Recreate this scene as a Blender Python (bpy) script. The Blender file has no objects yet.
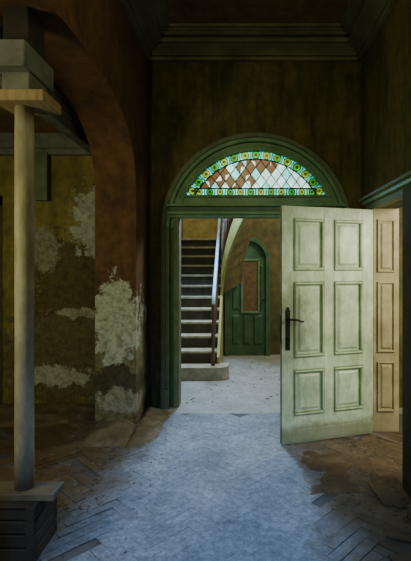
import bpy, bmesh, math, random
from mathutils import Vector, Matrix
random.seed(7)
C=bpy.context
root=C.scene.collection

# ---------------- materials ----------------
def newmat(name):
    m=bpy.data.materials.new(name); m.use_nodes=True
    nt=m.node_tree; nt.nodes.clear()
    o=nt.nodes.new('ShaderNodeOutputMaterial'); b=nt.nodes.new('ShaderNodeBsdfPrincipled')
    nt.links.new(b.outputs[0],o.inputs[0])
    return m,nt,b,o
def noise(nt,scale,detail=6,rough=.6,off=(0,0,0),sc=(1,1,1)):
    tc=nt.nodes.new('ShaderNodeTexCoord'); mp=nt.nodes.new('ShaderNodeMapping')
    mp.inputs['Location'].default_value=off; mp.inputs['Scale'].default_value=sc
    nt.links.new(tc.outputs['Object'],mp.inputs[0])
    n=nt.nodes.new('ShaderNodeTexNoise'); n.inputs['Scale'].default_value=scale
    n.inputs['Detail'].default_value=detail; n.inputs['Roughness'].default_value=rough
    nt.links.new(mp.outputs[0],n.inputs['Vector']); return n.outputs['Fac']
def ramp(nt,fac,stops):
    r=nt.nodes.new('ShaderNodeValToRGB'); e=r.color_ramp.elements
    while len(e)<len(stops): e.new(.5)
    for i,(p,c) in enumerate(stops):
        e[i].position=p; e[i].color=(c[0],c[1],c[2],1)
    nt.links.new(fac,r.inputs[0]); return r.outputs[0]
def mix(nt,f,a,b,mode='MIX'):
    m=nt.nodes.new('ShaderNodeMix'); m.data_type='RGBA'; m.blend_type=mode
    for s,v in ((m.inputs[0],f),(m.inputs[6],a),(m.inputs[7],b)):
        if isinstance(v,(int,float)): s.default_value=v
        elif isinstance(v,tuple): s.default_value=(v[0],v[1],v[2],1)
        else: nt.links.new(v,s)
    return m.outputs[2]
def math_(nt,op,a,b=None,clamp=False):
    m=nt.nodes.new('ShaderNodeMath'); m.operation=op; m.use_clamp=clamp
    for i,v in enumerate((a,b)):
        if v is None: continue
        if isinstance(v,(int,float)): m.inputs[i].default_value=v
        else: nt.links.new(v,m.inputs[i])
    return m.outputs[0]
def bump(nt,b,h,strength=.4,dist=.02):
    n=nt.nodes.new('ShaderNodeBump'); n.inputs['Strength'].default_value=strength
    n.inputs['Distance'].default_value=dist
    nt.links.new(h,n.inputs['Height']); nt.links.new(n.outputs[0],b.inputs['Normal'])
def patchmask(nt,center,radii,nz,amp=1.6,sharp=12):
    """flaked-paint area: ellipsoidal zone broken up by noise"""
    tc=nt.nodes.new('ShaderNodeTexCoord'); mp=nt.nodes.new('ShaderNodeMapping'); mp.vector_type='TEXTURE'
    mp.inputs['Location'].default_value=center; mp.inputs['Scale'].default_value=radii
    nt.links.new(tc.outputs['Object'],mp.inputs[0])
    l=nt.nodes.new('ShaderNodeVectorMath'); l.operation='LENGTH'; nt.links.new(mp.outputs[0],l.inputs[0])
    d=math_(nt,'SUBTRACT',1.0,l.outputs['Value'])
    n=math_(nt,'MULTIPLY',math_(nt,'SUBTRACT',nz,.5),amp*2)
    s=math_(nt,'ADD',d,n)
    return math_(nt,'MULTIPLY',s,sharp,clamp=True)
def simple(name,stops,scale=4,rough=.8,bs=.3,sc=(1,1,1),detail=8,metal=0,bscale=None):
    m,nt,b,o=newmat(name)
    n=noise(nt,scale,detail,.65,sc=sc)
    nt.links.new(ramp(nt,n,stops),b.inputs['Base Color'])
    b.inputs['Roughness'].default_value=rough; b.inputs['Metallic'].default_value=metal
    bump(nt,b,noise(nt,bscale or scale*4,6,.7,sc=sc),bs,.01)
    return m
def wallmat(name,c1,c2,c3,patches=(),scale=2.2,streak=0):
    m,nt,b,o=newmat(name)
    n=noise(nt,scale,10,.65); n2=noise(nt,9,10,.7,off=(3,1,7))
    col=ramp(nt,n,[(.3,c1),(.5,c2),(.72,c3)])
    col=mix(nt,.75,col,ramp(nt,n2,[(.3,(.35,.33,.3)),(.65,(1.2,1.15,1.05))]),'MULTIPLY')
    if streak:
        col=mix(nt,streak,col,ramp(nt,noise(nt,5,10,.75,off=(1,9,2),sc=(1.5,1.5,.22)),[(.38,(.28,.28,.25)),(.6,(1.25,1.2,1.1))]),'MULTIPLY')
    h=n2
    for i,(ce,ra,cc,amp) in enumerate(patches):
        nz=noise(nt,8.5,14,.76,off=(i*3.1,i*1.7,2))
        mk=patchmask(nt,ce,ra,nz,amp,22)
        cc2=mix(nt,.8,cc,ramp(nt,noise(nt,13,12,.8,off=(i,2,3)),[(.38,(.28,.25,.16)),(.56,(1.1,1.1,1.1))]),'MULTIPLY')
        col=mix(nt,mk,col,cc2)
        h=math_(nt,'ADD',h,math_(nt,'MULTIPLY',mk,.5))
    nt.links.new(col,b.inputs['Base Color']); b.inputs['Roughness'].default_value=.85
    bump(nt,b,h,.5,.008); return m

M={}
M['wall_dark']=wallmat('aged_olive_plaster',(.05,.052,.012),(.10,.09,.02),(.15,.105,.03),streak=.75)
M['wall_left']=wallmat('brown_flaking_plaster',(.07,.034,.009),(.13,.062,.017),(.17,.085,.027),
   [((-1.25,4.3,.55),(.6,.6,.6),(.16,.15,.06),1.1),((-1.24,4.3,1.04),(.24,.6,.44),(.40,.44,.35),1.5),((-1.25,4.3,.4),(.3,.6,.2),(.06,.052,.022),1.2),((-1.22,4.3,.25),(.25,.6,.12),(.25,.25,.16),1.8)],streak=.4)
M['wall_alc']=wallmat('ochre_peeling_plaster',(.13,.115,.022),(.24,.21,.05),(.32,.28,.09),
   [((-1.95,5,1.25),(.5,.6,.7),(.10,.085,.025),1.6),((-2.0,5,.5),(.9,.6,.55),(.13,.12,.05),1.5),((-1.70,5,2.15),(.26,.6,.40),(.40,.43,.34),2.1),((-2.2,5,.32),(.42,.6,.12),(.40,.43,.35),2.0),((-1.9,5,1.05),(.25,.6,.06),(.33,.34,.25),1.9),((-2.3,5,1.8),(.2,.6,.25),(.25,.25,.16),1.7)],streak=.5)
M['ceil']=wallmat('stained_ceiling',(.10,.06,.02),(.17,.11,.04),(.23,.155,.065))
M['cornice']=simple('dusty_cornice',[(.3,(.08,.074,.036)),(.7,(.19,.17,.088))],3)
M['hallwall']=wallmat('hall_plaster',(.05,.048,.014),(.10,.082,.024),(.16,.12,.04),streak=.4)
M['stairwall']=wallmat('stairwell_plaster',(.24,.2,.06),(.38,.32,.11),(.48,.42,.18))
M['green']=simple('green_painted_wood',[(.3,(.06,.14,.05)),(.55,(.11,.23,.09)),(.75,(.18,.31,.14))],5,.45,.3)
M['greend']=simple('dark_green_paint',[(.3,(.02,.055,.018)),(.7,(.06,.12,.045))],5,.5,.25)
M['casing']=simple('grey_green_casing',[(.3,(.06,.085,.035)),(.7,(.15,.175,.08))],6,.6,.3)
M['leadm']=simple('lead_came',[(.3,(.01,.01,.008)),(.7,(.03,.03,.022))],20,.5,.1)
M['iron']=simple('black_iron',[(.3,(.008,.008,.007)),(.7,(.03,.022,.015))],20,.4,.2,metal=.6)
M['wood']=simple('old_timber',[(.3,(.05,.03,.013)),(.7,(.13,.085,.04))],6,.75,.3)
M['wooddark']=simple('dark_timber',[(.3,(.012,.009,.005)),(.7,(.045,.034,.02))],6,.75,.3)
M['plankl']=simple('pale_plank',[(.3,(.20,.14,.055)),(.7,(.40,.29,.13))],6,.75,.3,sc=(6,1,1))
M['plankd']=simple('dusty_foot_plank',[(.3,(.08,.06,.03)),(.7,(.18,.145,.08))],6,.75,.3,sc=(1,6,1))
M['greywood']=simple('grey_timber',[(.3,(.06,.062,.045)),(.7,(.19,.195,.145))],5,.75,.3)
M['pole']=simple('whitewashed_post',[(.25,(.15,.13,.06)),(.5,(.33,.29,.16)),(.75,(.5,.46,.3))],9,.6,.3,sc=(1,1,.35))
M['cream']=simple('cream_panelling',[(.3,(.2,.17,.07)),(.6,(.34,.31,.17)),(.75,(.48,.45,.29))],5,.6,.2)
M['creamroom']=simple('pale_room_plaster',[(.3,(.6,.56,.45)),(.7,(.8,.76,.65))],3,.8,.2)
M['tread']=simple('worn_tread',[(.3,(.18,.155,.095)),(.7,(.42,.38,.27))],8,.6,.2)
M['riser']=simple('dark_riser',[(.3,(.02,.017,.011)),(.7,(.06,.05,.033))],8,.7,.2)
M['stringer']=simple('ochre_stringer',[(.3,(.19,.18,.045)),(.7,(.40,.36,.10))],6,.6,.2)
M['rail']=simple('pale_blue_rail',[(.3,(.25,.42,.6)),(.7,(.42,.58,.75))],8,.35,.1)
M['baluster']=simple('rusty_baluster',[(.3,(.06,.035,.015)),(.7,(.15,.09,.04))],10,.6,.2)
M['brownglass']=simple('brown_board_panel',[(.3,(.06,.032,.012)),(.7,(.22,.12,.05))],12,.5,.2)
M['rubble']=simple('plaster_rubble',[(.3,(.06,.045,.02)),(.55,(.12,.095,.046)),(.78,(.24,.21,.13))],9,.9,.8,bscale=22)
M['dirt']=simple('brown_dirt',[(.3,(.05,.03,.013)),(.55,(.11,.07,.03)),(.78,(.2,.145,.07))],9,.9,.9,bscale=26)
def doorpaint(name,base,dirt):
    m,nt,b,o=newmat(name)
    n=noise(nt,3,10,.7); n2=noise(nt,14,10,.78,sc=(1,1,.3))
    col=mix(nt,ramp(nt,n2,[(.42,(0,0,0)),(.68,(1,1,1))]),base,dirt)
    col=mix(nt,.8,col,ramp(nt,n,[(.3,(.42,.45,.33)),(.6,(1.05,1.05,1.0))]),'MULTIPLY')
    mk=patchmask(nt,(.45,3.85,1.1),(.22,.3,.4),noise(nt,8,8,.7),.8,2)
    col=mix(nt,math_(nt,'MULTIPLY',mk,.65),col,(.13,.14,.07))
    mk=patchmask(nt,(.8,4.0,0),(2,2,.2),noise(nt,8,8,.7),.6,3)
    col=mix(nt,math_(nt,'MULTIPLY',mk,.75),col,(.13,.13,.07))
    nt.links.new(col,b.inputs['Base Color']); b.inputs['Roughness'].default_value=.5
    bump(nt,b,n2,.2,.005); return m
M['door']=doorpaint('pale_green_door_paint',(.50,.62,.44),(.30,.38,.24))
M['doortrim']=doorpaint('green_door_moulding',(.20,.29,.15),(.09,.14,.06))
def floormat():
    m,nt,b,o=newmat('dusty_parquet_painted_beam')
    a=nt.nodes.new('ShaderNodeAttribute'); a.attribute_name='tone'
    wood=ramp(nt,a.outputs['Fac'],[(0,(.07,.042,.018)),(.5,(.10,.065,.03)),(1,(.14,.095,.048))])
    g=noise(nt,12,8,.7)
    wood=mix(nt,.8,wood,ramp(nt,g,[(.3,(.35,.35,.35)),(.7,(1.3,1.3,1.3))]),'MULTIPLY')
    wood=mix(nt,math_(nt,'MULTIPLY',ramp(nt,noise(nt,3.5,12,.8,off=(7,1,0)),[(.40,(0,0,0)),(.58,(1,1,1))]),.8),wood,(.11,.08,.045))
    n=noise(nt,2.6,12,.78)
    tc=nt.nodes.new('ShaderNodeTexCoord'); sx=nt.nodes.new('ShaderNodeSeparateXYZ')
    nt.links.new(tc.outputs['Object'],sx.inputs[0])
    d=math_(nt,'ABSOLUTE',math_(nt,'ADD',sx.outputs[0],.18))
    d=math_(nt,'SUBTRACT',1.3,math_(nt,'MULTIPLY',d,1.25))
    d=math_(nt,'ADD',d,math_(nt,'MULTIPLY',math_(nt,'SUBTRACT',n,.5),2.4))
    d=math_(nt,'MULTIPLY',d,1.6,clamp=True); d=math_(nt,'MULTIPLY',d,.90)  # walkway dust also paints in the light beam; bare brown sides its shade
    beam_dust=ramp(nt,noise(nt,2.2,14,.8,off=(4,4,0)),[(.34,(.08,.095,.11)),(.5,(.19,.21,.23)),(.66,(.36,.38,.40))])
    beam_dust=mix(nt,.8,beam_dust,ramp(nt,noise(nt,24,12,.85),[(.40,(.32,.32,.34)),(.56,(1.2,1.2,1.2))]),'MULTIPLY')
    nt.links.new(mix(nt,d,wood,beam_dust),b.inputs['Base Color'])
    b.inputs['Roughness'].default_value=.58
    bump(nt,b,noise(nt,22,10,.8),.7,.012); return m
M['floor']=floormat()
M['floorbase']=simple('floor_screed',[(.3,(.05,.045,.04)),(.7,(.10,.095,.09))],6,.9,.4)
def tiles():
    m,nt,b,o=newmat('dusty_stone_floor')
    n=noise(nt,4,12,.8); col=ramp(nt,n,[(.3,(.14,.135,.115)),(.5,(.25,.245,.21)),(.7,(.38,.37,.33))])
    col=mix(nt,.7,col,ramp(nt,noise(nt,40,8,.8),[(.35,(.45,.45,.45)),(.6,(1.15,1.15,1.15))]),'MULTIPLY')
    nt.links.new(col,b.inputs['Base Color']); b.inputs['Roughness'].default_value=.55
    bump(nt,b,noise(nt,25,8,.7),.4,.008); return m
M['hallfloor']=tiles()
def glass(name,c,tr=.2,tcol=None):
    m,nt,b,o=newmat(name); nt.nodes.remove(b)
    t=nt.nodes.new('ShaderNodeBsdfTranslucent')
    nt.links.new(mix(nt,.8,c,ramp(nt,noise(nt,13,6,.7),[(.35,(.45,.5,.45)),(.6,(1,1,1))]),'MULTIPLY'),t.inputs[0])
    g=nt.nodes.new('ShaderNodeBsdfTransparent'); g.inputs[0].default_value=(*(tcol or c),1)
    d=nt.nodes.new('ShaderNodeBsdfGlossy'); d.inputs['Roughness'].default_value=.15
    x=nt.nodes.new('ShaderNodeMixShader'); x.inputs[0].default_value=tr
    nt.links.new(t.outputs[0],x.inputs[1]); nt.links.new(g.outputs[0],x.inputs[2])
    y=nt.nodes.new('ShaderNodeMixShader'); y.inputs[0].default_value=.04
    nt.links.new(x.outputs[0],y.inputs[1]); nt.links.new(d.outputs[0],y.inputs[2])
    nt.links.new(y.outputs[0],o.inputs[0]); return m
M['g_white']=glass('frosted_white_glass',(.74,.88,.62))
M['g_aqua']=glass('aqua_glass',(.22,.72,.48))
M['g_teal']=glass('teal_glass',(.04,.48,.26),.1)
M['g_amber']=glass('amber_glass',(1.,.50,.03),.1)
M['g_red']=glass('red_glass',(.8,.08,.01),.1)
M['g_brown']=glass('brown_dirty_glass',(.12,.04,.009),.04)

# ---------------- mesh builder ----------------
class B:
    def __init__(s,name): s.name=name; s.v=[]; s.f=[]; s.mi=[]; s.mats=[]; s.smooth=[]; s.X=Matrix.Identity(4)
    def m(s,k):
        if k not in s.mats: s.mats.append(k)
        return s.mats.index(k)
    def add(s,vs,fs,mat,sm=False):
        o=len(s.v); s.v+= [s.X@Vector(p) for p in vs]
        i=s.m(mat)
        for f in fs: s.f.append([o+a for a in f]); s.mi.append(i); s.smooth.append(sm)
    def box(s,x0,x1,y0,y1,z0,z1,mat):
        s.add([(x0,y0,z0),(x1,y0,z0),(x1,y1,z0),(x0,y1,z0),(x0,y0,z1),(x1,y0,z1),(x1,y1,z1),(x0,y1,z1)],
          [(0,3,2,1),(4,5,6,7),(0,1,5,4),(1,2,6,5),(2,3,7,6),(3,0,4,7)],mat)
    def frustum_y(s,x0,x1,z0,z1,ya,yb,ins,mat):
        s.add([(x0,ya,z0),(x1,ya,z0),(x1,ya,z1),(x0,ya,z1),(x0+ins,yb,z0+ins),(x1-ins,yb,z0+ins),(x1-ins,yb,z1-ins),(x0+ins,yb,z1-ins)],
          [(0,1,5,4),(1,2,6,5),(2,3,7,6),(3,0,4,7),(4,5,6,7)],mat)
    def prism(s,poly,axis,a,b,mat):
        n=len(poly)
        def P(p,h):
            return {'y':(p[0],h,p[1]),'x':(h,p[0],p[1]),'z':(p[0],p[1],h)}[axis]
        vs=[P(p,a) for p in poly]+[P(p,b) for p in poly]
        fs=[list(range(n)),list(range(2*n-1,n-1,-1))]+[(i,i+n,(i+1)%n+n,(i+1)%n) for i in range(n)]
        s.add(vs,fs,mat)
    def bar(s,p,q,w,d,mat,up=(0,1,0)):
        p=Vector(p);q=Vector(q); t=(q-p).normalized(); u=Vector(up); a=t.cross(u).normalized()*w/2; b=a.cross(t).normalized()*d/2
        vs=[p-a-b,p+a-b,p+a+b,p-a+b,q-a-b,q+a-b,q+a+b,q-a+b]
        s.add(vs,[(0,3,2,1),(4,5,6,7),(0,1,5,4),(1,2,6,5),(2,3,7,6),(3,0,4,7)],mat)
    def lathe(s,c,prof,mat,n=20):
        vs=[];fs=[]
        for r,z in prof:
            for k in range(n):
                a=2*math.pi*k/n; vs.append((c[0]+r*math.cos(a),c[1]+r*math.sin(a),z))
        for j in range(len(prof)-1):
            for k in range(n):
                fs.append((j*n+k,j*n+(k+1)%n,(j+1)*n+(k+1)%n,(j+1)*n+k))
        fs.append(list(range(n))[::-1]); fs.append([(len(prof)-1)*n+k for k in range(n)])
        s.add(vs,fs,mat,True)
    def tube(s,pts,r,mat,n=10):
        pts=[Vector(p) for p in pts]; vs=[];fs=[]
        for i,p in enumerate(pts):
            t=(pts[min(i+1,len(pts)-1)]-pts[max(i-1,0)]).normalized()
            u=t.orthogonal() if i==0 else (u-t*u.dot(t))
            u.normalize(); w=t.cross(u)
            rr=r[i] if isinstance(r,(list,tuple)) else r
            for k in range(n):
                a=2*math.pi*k/n; vs.append(p+(u*math.cos(a)+w*math.sin(a))*rr)
        for j in range(len(pts)-1):
            for k in range(n): fs.append((j*n+k,j*n+(k+1)%n,(j+1)*n+(k+1)%n,(j+1)*n+k))
        fs.append(list(range(n))[::-1]); fs.append([(len(pts)-1)*n+k for k in range(n)])
        s.add(vs,fs,mat,True)
    def arc(s,cx,cz,r0,r1,y0,y1,a0,a1,mat,n=48):
        vs=[];fs=[]
        for i in range(n+1):
            a=a0+(a1-a0)*i/n; c,sn=math.cos(a),math.sin(a)
            vs+=[(cx+r0*c,y0,cz+r0*sn),(cx+r1*c,y0,cz+r1*sn),(cx+r1*c,y1,cz+r1*sn),(cx+r0*c,y1,cz+r0*sn)]
        for i in range(n):
            o=i*4
            for k in range(4): fs.append((o+k,o+(k+1)%4,o+4+(k+1)%4,o+4+k))
        fs.append((0,1,2,3)); fs.append((n*4+3,n*4+2,n*4+1,n*4))
        s.add(vs,fs,mat)
    def done(s,parent=None,bevel=0,fix=True):
        me=bpy.data.meshes.new(s.name); me.from_pydata([tuple(v) for v in s.v],[],s.f)
        for k in s.mats: me.materials.append(M[k])
        for i,p in enumerate(me.polygons): p.material_index=s.mi[i]; p.use_smooth=s.smooth[i]
        if fix:
            bm=bmesh.new(); bm.from_mesh(me); bmesh.ops.recalc_face_normals(bm,faces=bm.faces); bm.to_mesh(me); bm.free()
        ob=bpy.data.objects.new(s.name,me); root.objects.link(ob)
        if parent: ob.parent=parent
        if bevel:
            md=ob.modifiers.new('bevel','BEVEL'); md.width=bevel; md.segments=2; md.limit_method='ANGLE'; md.angle_limit=.6
        return ob
def empty(name):
    e=bpy.data.objects.new(name,None); root.objects.link(e); return e

YB=4.85; XL=-1.04; XR=1.36; ZC=4.17
AX,AZ=.18,2.03; RO=1.07
# ---------------- shell ----------------
b=B('wall_back')
poly=[(XL-.41,0),(AX-RO,0)]
for i in range(41):
    a=math.pi-math.pi*i/40; poly.append((AX+RO*math.cos(a),AZ+RO*math.sin(a)))
poly+=[(AX+RO,0),(2.6,0),(2.6,ZC),(XL-.41,ZC)]
b.prism(poly,'y',YB,YB+.3,'wall_dark'); b.done()
b=B('wall_left')
YC,HW,SP,RI=2.95,1.35,2.3,.76
poly=[(YB,0),(YB,ZC),(-2,ZC),(-2,0),(YC-HW,0)]
for i in range(49):
    a=math.pi-math.pi*i/48; c,sn=math.cos(a),max(math.sin(a),0)
    k=2/2.5; poly.append((YC+HW*math.copysign(abs(c)**k,c),SP+RI*sn**k))
poly+=[(YC+HW,0)]
b.prism(poly,'x',XL,XL-.41,'wall_left'); b.done()
b=B('wall_right')
D0,D1,DH=3.1,4.17,2.155
b.prism([(-2,0),(D0,0),(D0,DH),(D1,DH),(D1,0),(YB,0),(YB,ZC),(-2,ZC)],'x',XR,XR+.17,'wall_dark'); b.done()
b=B('wall_rear'); b.box(-4,4,-2.2,-2,0,ZC,'wall_dark'); b.done()
b=B('ceiling'); b.box(XL-.4,XR+.2,-2,YB,ZC,ZC+.1,'ceil'); b.done()
b=B('wall_alcove'); 
b.box(-3.7,XL-.41,5.0,5.15,0,3.15,'wall_alc')
b.box(-3.8,-3.65,0.4,5.15,0,3.15,'wall_alc'); b.box(-3.7,XL-.41,.3,.45,0,3.15,'wall_alc'); b.done()
b=B('ceiling_alcove'); b.box(-3.8,XL-.41,.3,5.15,3.12,3.25,'ceil'); b.done()
b=B('wall_hall_far'); b.box(-.28,2.6,7.75,7.95,0,4.3,'hallwall'); b.done()
b=B('wall_hall_right'); b.box(2.5,2.65,5.15,7.9,0,4.3,'hallwall'); b.done()
b=B('wall_stairwell_left'); b.box(-1.4,-1.25,5.15,9.7,0,4.3,'stairwall'); b.done()
b=B('wall_stairwell_far'); b.box(-1.3,-.2,9.5,9.65,0,4.3,'stairwall'); b.done()
b=B('wall_stairwell_right'); b.box(-.3,-.15,7.95,9.6,0,4.3,'stairwall'); b.done()
b=B('ceiling_hall'); b.box(-1.4,2.65,5.15,9.65,4.3,4.4,'ceil'); b.done()
b=B('wall_side_room')
b.box(XR+.17,3.6,5.5,5.6,0,2.9,'creamroom'); b.box(3.5,3.6,1.6,5.6,0,2.9,'creamroom'); b.box(XR+.17,3.6,1.5,1.6,0,2.9,'creamroom'); b.done()
b=B('ceiling_side_room'); b.box(XR+.17,3.6,1.5,5.6,2.9,3,'creamroom'); b.done()

def cornice(name,fn):
    b=B(name)
    P=[(.05,3.90,3.922),(.03,3.922,3.95),(.065,3.95,3.962)]
    for i in range(6):
        t=(i+.5)/6; P.append((.07+.09*(1-math.cos(t*math.pi/2)),3.962+i*.012,3.962+(i+1)*.012))
    P+=[(.19,4.034,4.062),(.175,4.062,4.074),(.15,4.074,4.10),(.22,4.10,4.112),(.23,4.112,4.125),(.26,4.125,4.14),(.30,4.14,4.17)]
    for (p,z0,z1) in P: fn(b,p,z0,z1)
    b.done(bevel=.003)
cornice('trim_1',lambda b,p,z0,z1:b.box(XL,XR,YB-p,YB,z0,z1,'cornice'))
cornice('trim_2',lambda b,p,z0,z1:b.box(XL,XL+p,-2,YB-.001,z0,z1,'cornice'))
cornice('trim_3',lambda b,p,z0,z1:b.box(XR-p,XR,-2,YB-.001,z0,z1,'cornice'))

# ---------------- floors ----------------
b=B('floor')
tones=[]
b.box(-3.7,3.5,-2,4.85,-.12,-.005,'floorbase'); tones+=[0]*8
W=.075;n=5;L=W*n;R=Matrix.Rotation(math.radians(45),2)
def plank(x0,y0,x1,y1):
    cx,cy=(x0+x1)/2,(y0+y1)/2
    c=R@Vector((cx,cy)); c+=Vector((0,2))
    if not(-3.3<c.x<XR+.1 and -.3<c.y<4.72): return
    if c.x<-1.5 and (c.y<1): return
    side=c.x>.6 or c.x<-.95
    if random.random()<(.07 if side else .004): return
    g=.0007 if not side else .0012; ang=math.radians(45)+(random.uniform(-.1,.1) if side and random.random()<.10 else 0)
    rr=Matrix.Rotation(ang,2); hx,hy=(x1-x0)/2-g,(y1-y0)/2-g
    z=random.uniform(-.0004,.0004)+(.004 if side and random.random()<.12 else 0)
    q_=.003 if side else .0008
    tx,ty=random.uniform(-q_,q_),random.uniform(-q_,q_)
    vs=[]
    for zz in(-.016,0):
        for sx,sy in((-1,-1),(1,-1),(1,1),(-1,1)):
            q=c+rr@Vector((sx*hx,sy*hy)); vs.append((q.x,q.y,zz+z+(sx*tx+sy*ty if zz==0 else 0)))
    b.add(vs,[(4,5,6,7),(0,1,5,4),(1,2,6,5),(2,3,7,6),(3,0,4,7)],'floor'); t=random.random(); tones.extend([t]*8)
N=60
for i in range(-N,N):
    for m_ in range(-8,9):
        x=i+2*n*m_
        if -N<x<N: plank(x*W,i*W,(x+n)*W,(i+1)*W)
        y=i-2*n+1+2*n*m_
        if -N<y<N: plank(i*W,y*W,(i+1)*W,(y+n)*W)
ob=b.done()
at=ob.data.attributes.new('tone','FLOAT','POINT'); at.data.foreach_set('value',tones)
b=B('floor_hall'); b.box(-1.25,3.5,4.66,9.6,-.12,.0015,'hallfloor'); b.done()

# ---------------- door frame + transom (trim) ----------------
b=B('trim_4')
b.arc(AX,AZ,1.02,1.07,YB-.03,YB+.1,0.0,math.pi,'casing')
b.arc(AX,AZ,.975,1.02,YB-.012,YB+.1,.0,math.pi,'green')
b.arc(AX,AZ,.915,.975,YB+.03,YB+.14,.0,math.pi,'green')
b.arc(AX,AZ,.88,.915,YB+.005,YB+.12,.30,math.pi-.30,'green')
for s in(-1,1):
    def bx(a,c,y0,y1,z0,z1,m):
        p,q=sorted((AX+s*a,AX+s*c)); b.box(p,q,y0,y1,z0,z1,m)
    bx(1.02,1.07,YB-.03,YB+.1,.0,AZ,'casing')
    bx(.975,1.02,YB-.012,YB+.1,.0,AZ,'casing')
    bx(.915,.975,YB+.03,YB+.14,.0,AZ,'greend')
    bx(.87,.93,YB+.01,YB+.2,.0,2.16,'casing')
    bx(.975,1.07,YB-.045,YB,.0,.22,'casing')
b.box(AX-.99,AX+.99,YB-.01,YB+.15,2.15,2.18,'green')
b.box(AX-1.0,AX+1.0,YB-.045,YB+.15,2.18,2.215,'green')
b.box(AX-.99,AX+.99,YB-.02,YB+.15,2.215,2.27,'greend')
b.box(AX-1.0,AX+1.0,YB-.06,YB+.15,2.27,2.295,'green')
b.box(AX-.93,AX+.93,YB+.02,YB+.12,2.295,2.38,'green')
b.box(AX-.86,AX+.86,YB+.0,YB+.12,2.38,2.405,'green')
b.done(bevel=.006)

# ---------------- stained glass fanlight ----------------
win=empty('window_1')
gy=YB+.06
RG,RI2=.885,.79; ZB=2.405; ZI=2.485
g=B('glass_panes'); ld=B('lead_cames')
def seg(r,zb,k=40):
    a=math.asin((zb-AZ)/r); return [(AX+r*math.cos(a+(math.pi-2*a)*i/k),AZ+r*math.sin(a+(math.pi-2*a)*i/k)) for i in range(k+1)]
clipP=seg(RI2,ZI)
def clip(sub,cp):
    out=sub
    for i in range(len(cp)):
        ax,az=cp[i]; bx_,bz=cp[(i+1)%len(cp)]
        ins=lambda p:(bx_-ax)*(p[1]-az)-(bz-az)*(p[0]-ax)>=-1e-9
        new=[]
        for j in range(len(out)):
            p,q=out[j],out[(j+1)%len(out)]
            ip,iq=ins(p),ins(q)
            if ip!=iq:
                d1=(bx_-ax)*(p[1]-az)-(bz-az)*(p[0]-ax); d2=(bx_-ax)*(q[1]-az)-(bz-az)*(q[0]-ax); t=d1/(d1-d2)
                X=(p[0]+(q[0]-p[0])*t,p[1]+(q[1]-p[1])*t)
            if ip: new.append(p)
            if ip!=iq: new.append(X)
        out=new
        if len(out)<3: return []
    return out
dw,dh=.058,.08
rg=random.Random(11)
for i in range(-16,17):
    for j in range(-2,12):
        cx=AX+i*dw; cz=ZI+j*dh
        if (i+j)%2: continue
        P=clip([(cx-dw,cz),(cx,cz-dh),(cx+dw,cz),(cx,cz+dh)],clipP)
        if not P: continue
        for k in range(len(P)):
            p,q=P[k],P[(k+1)%len(P)]
            if math.dist(p,q)>.004: ld.bar((p[0],gy,p[1]),(q[0],gy,q[1]),.007,.014,'leadm')
        u,vv=cx-AX,cz-ZI
        zone=math.hypot((u+.26)/.26,(vv-.17)/.18)<1 or math.hypot((u-.04)/.2,(vv-.33)/.13)<1 or u<-.52
        base=rg.choice(['g_white','g_white','g_aqua','g_white'])
        cut=rg.uniform(.35,.95) if zone and rg.random()<.85 else None
        if cut is None: g.add([(p[0],gy,p[1]) for p in P],[list(range(len(P)))],base)
        else:
            n_=len(P); cxm=sum(p[0] for p in P)/n_; czm=sum(p[1] for p in P)/n_
            cxm+=rg.uniform(-.02,.02); czm+=rg.uniform(-.02,.02)
            s0=rg.randrange(n_)
            for k in range(n_):
                p,q=P[k],P[(k+1)%n_]
                g.add([(p[0],gy,p[1]),(q[0],gy,q[1]),(cxm,gy,czm)],[(0,1,2)],'g_brown' if ((k-s0)%n_)/n_<cut+.1 else base)
aO=math.asin((ZB-AZ)/RG)
nc=15
def roundel(cx,cz,R1,R2):
    for (rr,mm,yy) in((R1,'g_amber',-.003),(R2,'g_red',-.006)):
        g.add([(cx+rr*math.cos(t*math.pi/8),gy+yy,cz+rr*math.sin(t*math.pi/8)) for t in range(16)],[list(range(16))],mm)
    for t in range(16):
        t0,t1=t*math.pi/8,(t+1)*math.pi/8
        ld.bar((cx+R1*math.cos(t0),gy,cz+R1*math.sin(t0)),(cx+R1*math.cos(t1),gy,cz+R1*math.sin(t1)),.006,.014,'leadm')
for k in range(nc):
    a=aO+.02+(math.pi-2*aO-.04)*k/nc; a2=aO+.02+(math.pi-2*aO-.04)*(k+1)/nc
    V=[(AX+r*math.cos(t),gy,AZ+r*math.sin(t)) for r,t in((RI2,a),(RG,a),(RG,(a+a2)/2),(RG,a2),(RI2,a2))]
    g.add(V,[(0,1,2,3,4)],'g_teal' if k%2 else 'g_aqua')
    ld.bar(V[0],V[1],.008,.014,'leadm'); ld.bar(V[0],V[4],.012,.014,'leadm')
    am=(a+a2)/2; roundel(AX+.838*math.cos(am),AZ+.838*math.sin(am),.044,.019)
hb=.70; nb=12
for k in range(nb):
    p=AX-hb+2*hb*k/nb; q=AX-hb+2*hb*(k+1)/nb
    g.add([(p,gy,ZB),(q,gy,ZB),(q,gy,ZI),(p,gy,ZI)],[(0,1,2,3)],'g_teal' if k%2 else 'g_aqua')
    ld.bar((p,gy,ZB),(p,gy,ZI),.008,.014,'leadm'); ld.bar((p,gy,ZI),(q,gy,ZI),.012,.014,'leadm')
    roundel((p+q)/2,(ZB+ZI)/2,.036,.016)
g.done(win,fix=False); ld.done(win)

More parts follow.
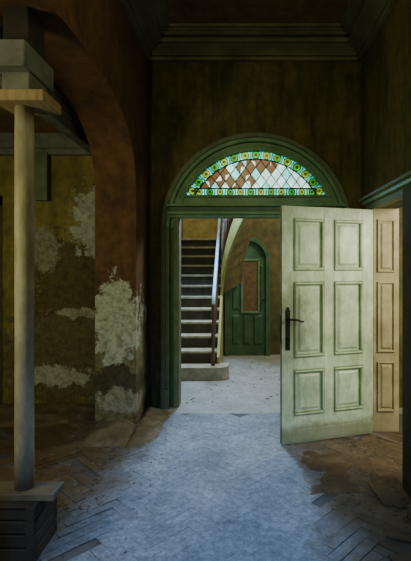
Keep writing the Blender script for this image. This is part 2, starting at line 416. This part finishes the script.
# ---------------- panelled open door ----------------
d1=empty('door_1')
hinge=Vector((1.262,4.12,.008)); free=Vector((.366,3.84,.008))
ux=(free-hinge); WD=ux.length; ux.normalize(); nrm=Vector((ux.y,-ux.x,0))
if nrm.y>0: nrm=-nrm
X=Matrix(((ux.x,-nrm.x,0,hinge.x),(ux.y,-nrm.y,0,hinge.y),(0,0,1,hinge.z),(0,0,0,1)))
b=B('leaf'); b.X=X
H=2.13; st=.115; mid=.10
cw=(WD-2*st-mid)/2
cols=[(st,st+cw),(st+cw+mid,WD-st)]
rows=[(.25,.66),(.77,1.45),(1.55,2.02)]
T=.045
b.box(0,WD,-.012,.012,.0,H,'door')
for (p,q) in((0,st),(st+cw,st+cw+mid),(WD-st,WD)): b.box(p,q,-T/2,T/2,0,H,'door')
for (p,q) in((0,.25),(.66,.77),(1.45,1.55),(2.02,H)):
    for c in cols: b.box(c[0],c[1],-T/2,T/2,p,q,'door')
for c in cols:
    for r in rows:
        for s in(-1,1):
            m_=.030; y0=s*T/2
            for (p,q,z0,z1) in((c[0],c[1],r[0],r[0]+m_),(c[0],c[1],r[1]-m_,r[1]),(c[0],c[0]+m_,r[0]+m_,r[1]-m_),(c[1]-m_,c[1],r[0]+m_,r[1]-m_)):
                b.box(p,q,min(s*.01,y0+s*.012),max(s*.01,y0+s*.012),z0,z1,'doortrim')
                b.box(p+.009,q-.009,min(s*.01,y0+s*.018),max(s*.01,y0+s*.018),z0+.009,z1-.009,'door')
            b.frustum_y(c[0]+m_+.014,c[1]-m_-.014,r[0]+m_+.014,r[1]-m_-.014,s*.012,s*.024,.022,'door')
b.box(0,WD,-T/2-.006,-T/2,.02,.12,'door')
b.done(d1,bevel=.003)
b=B('handle'); b.X=X
hx=WD-.055
b.box(hx-.022,hx+.022,-T/2-.006,-T/2,.84,1.2,'iron')
b.tube([(hx,-T/2,1.12),(hx,-T/2-.05,1.12),(hx-.02,-T/2-.06,1.12),(hx-.07,-T/2-.06,1.115),(hx-.12,-T/2-.055,1.095),(hx-.135,-T/2-.05,1.10)],[.011,.010,.010,.011,.008,.007],'iron')
b.tube([(hx,-T/2-.005,.95),(hx,-T/2-.03,.95)],[.014,.010],'iron')
b.box(hx-.012,hx+.012,-T/2-.009,-T/2-.005,1.2,1.225,'iron')
b.box(WD,WD+.003,-.015,.015,.9,1.15,'iron')
b.done(d1,bevel=.002)
b=B('hinges'); b.X=X
for z in(.25,1.05,1.9): b.tube([(-.006,0,z-.05),(-.006,0,z+.05)],.011,'iron')
b.done(d1)

b=B('trim_5')
DY=D1-.02
b.box(1.285,1.535,DY,D1+.05,0,DH,'cream')
for (z0,z1) in((.2,.68),(.77,1.45),(1.54,2.05)):
    for (p,q,a,c) in((1.325,1.495,z0,z0+.018),(1.325,1.495,z1-.018,z1),(1.325,1.343,z0+.018,z1-.018),(1.477,1.495,z0+.018,z1-.018)):
        b.box(p,q,DY-.016,DY,a,c,'cream')
    b.frustum_y(1.355,1.465,z0+.03,z1-.03,DY,DY-.012,.015,'cream')
b.box(1.30,XR,D1+.05,D1+.16,0,2.2,'casing')
b.box(1.27,XR,2.93,D1+.18,DH,DH+.06,'casing')
b.box(1.24,XR,2.93,D1+.20,DH+.06,DH+.10,'green')
b.box(1.21,XR,2.93,D1+.22,DH+.10,DH+.125,'casing')
b.box(1.17,XR,2.93,D0,0,DH,'wooddark')
b.done(bevel=.004)

# ---------------- stairs ----------------
st_=empty('staircase')
b=B('steps')
Y0,RZ,GO=6.03,.18,.25
NS=12
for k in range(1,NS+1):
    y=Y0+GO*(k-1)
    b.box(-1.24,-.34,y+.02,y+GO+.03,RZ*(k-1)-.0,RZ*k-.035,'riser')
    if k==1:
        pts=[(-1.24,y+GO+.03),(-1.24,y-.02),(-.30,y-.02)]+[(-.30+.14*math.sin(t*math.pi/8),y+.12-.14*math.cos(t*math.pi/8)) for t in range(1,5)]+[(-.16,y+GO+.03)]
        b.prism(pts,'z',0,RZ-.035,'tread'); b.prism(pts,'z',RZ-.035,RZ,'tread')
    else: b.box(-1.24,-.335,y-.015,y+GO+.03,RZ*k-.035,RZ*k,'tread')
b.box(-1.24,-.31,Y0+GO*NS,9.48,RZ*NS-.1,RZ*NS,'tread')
b.done(st_,bevel=.006)
b=B('stringer')
prof=[(Y0+.2,0),(Y0+.2,.28),(7.74,RZ*(7.74-Y0)/GO+.16),(7.74,0)]
b.prism(prof,'x',-.335,-.30,'stringer')
cp=[(-.31,7.35,1.2),(-.30,7.3,1.4),(-.27,7.24,1.6),(-.22,7.14,1.8),(-.15,7.0,2.02),(-.05,6.85,2.28),(.08,6.7,2.55),(.24,6.6,2.85)]
vs=[];fs=[]
for i,p in enumerate(cp):
    h=.12+.08*i/len(cp)
    vs+=[(p[0]-.02,p[1],p[2]-h),(p[0]+.02,p[1]-.0,p[2]-h),(p[0]+.02,p[1],p[2]+h),(p[0]-.02,p[1],p[2]+h)]
for i in range(len(cp)-1):
    o=i*4
    for k in range(4): fs.append((o+k,o+(k+1)%4,o+4+(k+1)%4,o+4+k))
fs+=[(0,1,2,3),(len(cp)*4-1,len(cp)*4-2,len(cp)*4-3,len(cp)*4-4)]
b.add(vs,fs,'stringer')
vs=[];fs=[]
for i,p in enumerate(cp):
    vs+=[(p[0],p[1]+.02,p[2]-.08),(p[0]+.35,7.6,p[2]+.1)]
for i in range(len(cp)-1): o=i*2; fs.append((o,o+1,o+3,o+2))
b.add(vs,fs,'hallwall')
b.done(st_)
b=B('railing')
def hz(y): return RZ*(y-Y0)/GO
b.tube([(-.385,Y0+.15,.98),(-.385,Y0+.3,hz(Y0+.3)+.95)]+[(-.385,y,hz(y)+.95) for y in(6.8,7.5,8.2,8.9)],.028,'rail',12)
for k in range(1,NS):
    y=Y0+GO*(k-.45); z0=RZ*k; z1=hz(y)+.94
    b.lathe((-.385,y),[(.012,z0),(.012,z0+.1),(.02,z0+.16),(.012,z0+.25),(.010,z0+.5),(.016,z0+.6),(.010,z0+.68),(.010,z1)],'baluster',8)
b.lathe((-.385,Y0+.12),[(.03,RZ),(.03,RZ+.15),(.02,RZ+.2),(.028,RZ+.4),(.018,RZ+.65),(.03,RZ+.72),(.024,RZ+.8),(.034,RZ+.86),(.01,RZ+.9)],'baluster',16)
for i in range(len(cp)-1):
    p,q=Vector(cp[i]),Vector(cp[i+1])
    for t in(0,.5):
        r=p.lerp(q,t); b.tube([(r.x,r.y,r.z+.1),(r.x,r.y,r.z+.85)],.010,'baluster',6)
b.tube([(p[0],p[1],p[2]+.86) for p in cp],.022,'baluster',8)
b.done(st_)

d2=empty('arched_hall_door')
b=B('panel')
b.box(-.2,.46,7.68,7.745,.0,1.75,'greend')
for (p,q,z0,z1) in((-.14,.0,.2,.72),(.24,.40,.2,.72),(-.14,-.01,.82,1.62),(.36,.41,.82,1.62),(.06,.19,.2,.72)):
    b.frustum_y(p,q,z0,z1,7.68,7.662,.02,'greend')
b.box(.04,.33,7.665,7.68,.8,1.70,'brownglass')
for (p,q,z0,z1) in((.02,.05,.78,1.72),(.32,.35,.78,1.72),(.02,.35,.76,.80),(.02,.35,1.69,1.73)): b.box(p,q,7.65,7.68,z0,z1,'green')
b.done(d2,bevel=.004)
b=B('casing')
b.box(-.27,-.2,7.64,7.748,0,1.8,'greend'); b.box(.46,.54,7.64,7.748,0,1.8,'greend')
b.arc(.13,1.72,.33,.40,7.64,7.748,.18,math.pi-.18,'greend',24)
b.arc(.13,1.72,.02,.33,7.70,7.748,.05,math.pi-.05,'greend',24)
b.done(d2,bevel=.004)
b=B('knob'); b.tube([(.42,7.66,1.0),(.42,7.61,1.0)],[.014,.022],'iron'); b.done(d2)

# ---------------- prop post, plank, crate, beam ----------------
pp=empty('support_post')
px,py=-1.228,2.45
b=B('shaft'); 
b.lathe((px,py),[(.052,.342),(.052,.6),(.050,1.2),(.052,1.9),(.050,2.50)],'pole',24); b.done(pp)
b=B('head_plank'); b.box(px-.12,px+.16,py-.12,py+.12,2.50,2.56,'plankl'); b.done(pp,bevel=.004)
b=B('head_block'); b.box(px-.07,px+.08,py-.11,py+.11,2.56,2.66,'greywood'); b.box(px-.10,px+.09,py-.18,py+.18,2.66,2.80,'greywood'); b.box(px-.07,px+.07,py-.1,py+.1,2.80,3.04,'wooddark'); b.done(pp,bevel=.006)
b=B('foot_plank'); b.box(px-.22,px+.20,py-.08,py+.07,.302,.34,'plankd'); b.done(pp,bevel=.004)
cr=empty('wooden_crate')
b=B('slats')
cx0,cx1,cy0,cy1=-1.62,-1.105,2.32,2.60
for z in(.0,.075,.15,.225):
    zt=z+.068
    b.box(cx0,cx1,cy0,cy0+.018,z+.004,zt,'wooddark'); b.box(cx0,cx1,cy1-.018,cy1,z+.004,zt,'wooddark')
    b.box(cx1-.018,cx1,cy0+.02,cy1-.02,z+.004,zt,'wooddark'); b.box(cx0,cx0+.018,cy0+.02,cy1-.02,z+.004,zt,'wooddark')
for sx in(cx0+.02,cx1-.055):
    for sy in(cy0+.02,cy1-.055): b.box(sx,sx+.035,sy,sy+.035,0,.29,'wooddark')
for sx in (cx0,cx1-.05): b.box(sx,sx+.05,cy0-.012,cy0,.0,.295,'wooddark')
for t in range(3):
    q0=cy0+t*.0955; b.box(cx0,cx1,q0,q0+.088,.282,.30,'wooddark')
b.done(cr,bevel=.003)
b=B('ceiling_beam')
for (p,q,z0,z1,m_) in((-1.66,-1.56,2.84,2.96,'greywood'),(-1.68,-1.54,2.96,2.99,'greywood'),(-1.70,-1.525,2.99,3.04,'greywood'),(-1.72,-1.51,3.04,3.12,'greywood')):
    b.box(p,q,.5,4.995,z0,z1,m_)
b.box(-3.6,-1.72,4.9,4.995,2.95,3.12,'greywood'); b.box(-3.6,-1.72,4.93,4.995,2.88,2.95,'greywood')
b.done(bevel=.005)
b=B('trim_6')
b.box(-2.86,-2.76,4.93,5.0,0,2.4,'cream'); b.box(-3.6,-2.76,4.93,5.0,2.3,2.42,'cream'); b.box(-3.6,-2.86,4.97,5.0,0,2.3,'wooddark')  # dark sheet stands in for the unlit doorway opening
b.box(-2.35,-2.2,4.9,5.0,2.35,2.9,'casing')
b.done(bevel=.004)
b=B('wall_pipe')
b.tube([(-1.0,4.78,.0),(-1.0,4.78,1.2),(-1.01,4.80,2.2),(-1.0,4.8,3.9)],.016,'wooddark',10); b.done()

# ---------------- rubble ----------------
from mathutils import noise as mn
def mound(name,x0,x1,y0,y1,hf,mat,res=.025):
    nx=int((x1-x0)/res);ny=int((y1-y0)/res); b=B(name); vs=[];fs=[]
    for j in range(ny+1):
        for i in range(nx+1):
            x=x0+(x1-x0)*i/nx;y=y0+(y1-y0)*j/ny
            e=min(i/nx,1-i/nx,j/ny,1-j/ny)*5; e=min(e,1)
            z=hf(x,y)+.018*mn.noise((x*14,y*14,3))+.03*mn.noise((x*5,y*5,1))
            vs.append((x,y,z*e-.012))
    for j in range(ny):
        for i in range(nx):
            o=j*(nx+1)+i; fs.append((o,o+1,o+nx+2,o+nx+1))
    b.add(vs,fs,mat,True); return b.done(fix=False)
mound('plaster_rubble_pile',-1.03,-.72,3.7,4.84,lambda x,y:.12*max(0,1-(x+1.03)/.3)*min(1,(y-3.6)/.5),'rubble')
mound('plaster_rubble_pile',-3.0,-1.46,4.2,4.99,lambda x,y:.10*(y-4.1),'rubble',.035)
mound('plaster_rubble_pile',-1.46,-1.0,3.75,4.29,lambda x,y:.14*max(0,(y-3.7)/.6),'rubble')
mound('dirt_heap',.45,1.34,2.95,3.8,lambda x,y:.02,'dirt',.025)
b=B('floor_debris')
def chip(x,y,s,mat,z=0):
    rz=random.uniform(0,6.28); R3=Matrix.Rotation(rz,3,'Z')@Matrix.Rotation(random.uniform(-.2,.2),3,'X')
    a,c,h=s*random.uniform(.5,1.3),s*random.uniform(.4,1),s*random.uniform(.1,.3)
    vs=[]
    for zz,k in((0,1),(h,.7)):
        for sx,sy in((-1,-1),(1,-1),(1,1),(-1,1)):
            p=R3@Vector((sx*a*.5*k*random.uniform(.7,1.2),sy*c*.5*k*random.uniform(.7,1.2),zz)); vs.append((p.x+x,p.y+y,p.z+z))
    b.add(vs,[(0,3,2,1),(4,5,6,7),(0,1,5,4),(1,2,6,5),(2,3,7,6),(3,0,4,7)],mat)
for _ in range(3000):
    y=random.uniform(2.75,4.7) if random.random()<.6 else random.uniform(1.8,4.7); r=random.random()
    if r<.35: x=random.triangular(-1.9,-.5,-1.2)
    elif r<.8: x=random.triangular(.3,1.3,1.15)
    else: x=random.uniform(-1.0,1.0)
    if x<-1.0 and y<2.8: continue
    if x>.95 or x<-1.05: s=random.choice([.006,.01,.012,.02,.03,.035])
    elif abs(x)>.6: s=random.choice([.005,.006,.007,.009,.012,.016])
    else: s=random.choice([.004,.005,.006,.008])
    chip(x,y,s,random.choice(['rubble','dirt','wood','greywood','rubble']),.001)
for _ in range(7):
    x,y=random.uniform(.9,1.1),random.uniform(2.3,3.0)
    a=random.uniform(0,3.14); c,s_=math.cos(a)*.14,math.sin(a)*.14
    b.bar((x-c,y-s_,.008),(x+c,y+s_,.009+random.uniform(0,.008)),.07,.012,'wood',up=(0,0,1))
b.done()
b=B('floor_debris'); 
for _ in range(260):
    chip(random.uniform(-.7,1.0),random.uniform(4.9,7.5),random.choice([.01,.015,.02,.03]),random.choice(['rubble','tread']),.002)
b.done()

# ---------------- lights ----------------
def aim(o,loc,tgt):
    root.objects.link(o); o.location=loc; o.rotation_euler=(Vector(tgt)-Vector(loc)).to_track_quat('-Z','Y').to_euler(); return o
def area(name,loc,tgt,size,power,col,spread=None):
    l=bpy.data.lights.new(name,'AREA'); l.energy=power; l.color=col; l.size=size
    if spread: l.spread=math.radians(spread)
    return aim(bpy.data.objects.new(name,l),loc,tgt)
def spot(name,loc,tgt,ang,blend,power,col,r=.3):
    l=bpy.data.lights.new(name,'SPOT'); l.energy=power; l.color=col; l.spot_size=math.radians(ang); l.spot_blend=blend; l.shadow_soft_size=r
    return aim(bpy.data.objects.new(name,l),loc,tgt)
area('stair_window_light',(-.4,6.85,3.2),(0,2.6,0),.5,195,(.38,.61,1.0))
area('hall_window_light',(1.6,6.6,3.3),(0,5.8,0),.8,75,(1,.97,.74))
area('stairwell_skylight',(-.75,8.0,4.1),(-.75,7.6,0),.8,26,(1,.94,.68))
spot('door_leaf_fill_spot',(1.0,-1.7,2.1),(.82,4.0,1.15),29,.6,185,(.84,1.0,.80))  # added spot behind the camera to brighten the door leaf; no window there
area('front_floor_fill',(-.05,-1.2,3.4),(-.15,2.7,0),.5,12,(.20,.43,1.0),spread=38)  # added blue lamp, out of view, to lift the foreground floor
area('upper_wall_fill',(.2,1.3,3.5),(.2,4.85,3.1),1.2,14,(1,.98,.56))  # added warm overhead fill for the upper back wall, cornice and ceiling
area('alcove_light',(-2.5,1.2,2.0),(-1.75,5,1.4),.8,30,(1,.97,.60))  # warm area lamp inside the alcove, aimed at its back wall
area('side_room_window_light',(2.6,2.6,2.2),(1.5,4.6,1.2),.9,85,(1,.92,.72))
w=bpy.data.worlds.new('world'); C.scene.world=w; w.use_nodes=True
w.node_tree.nodes['Background'].inputs[0].default_value=(.5,.6,.7,1); w.node_tree.nodes['Background'].inputs[1].default_value=.01

# ---------------- camera ----------------
cd=bpy.data.cameras.new('camera'); cam=bpy.data.objects.new('camera',cd); root.objects.link(cam)
cam.location=(0,0,1.6); cam.rotation_euler=(math.radians(90),0,0)
cd.lens=430*36/561; cd.sensor_width=36; cd.shift_x=-34.5/561; cd.shift_y=-14.5/561
C.scene.camera=cam
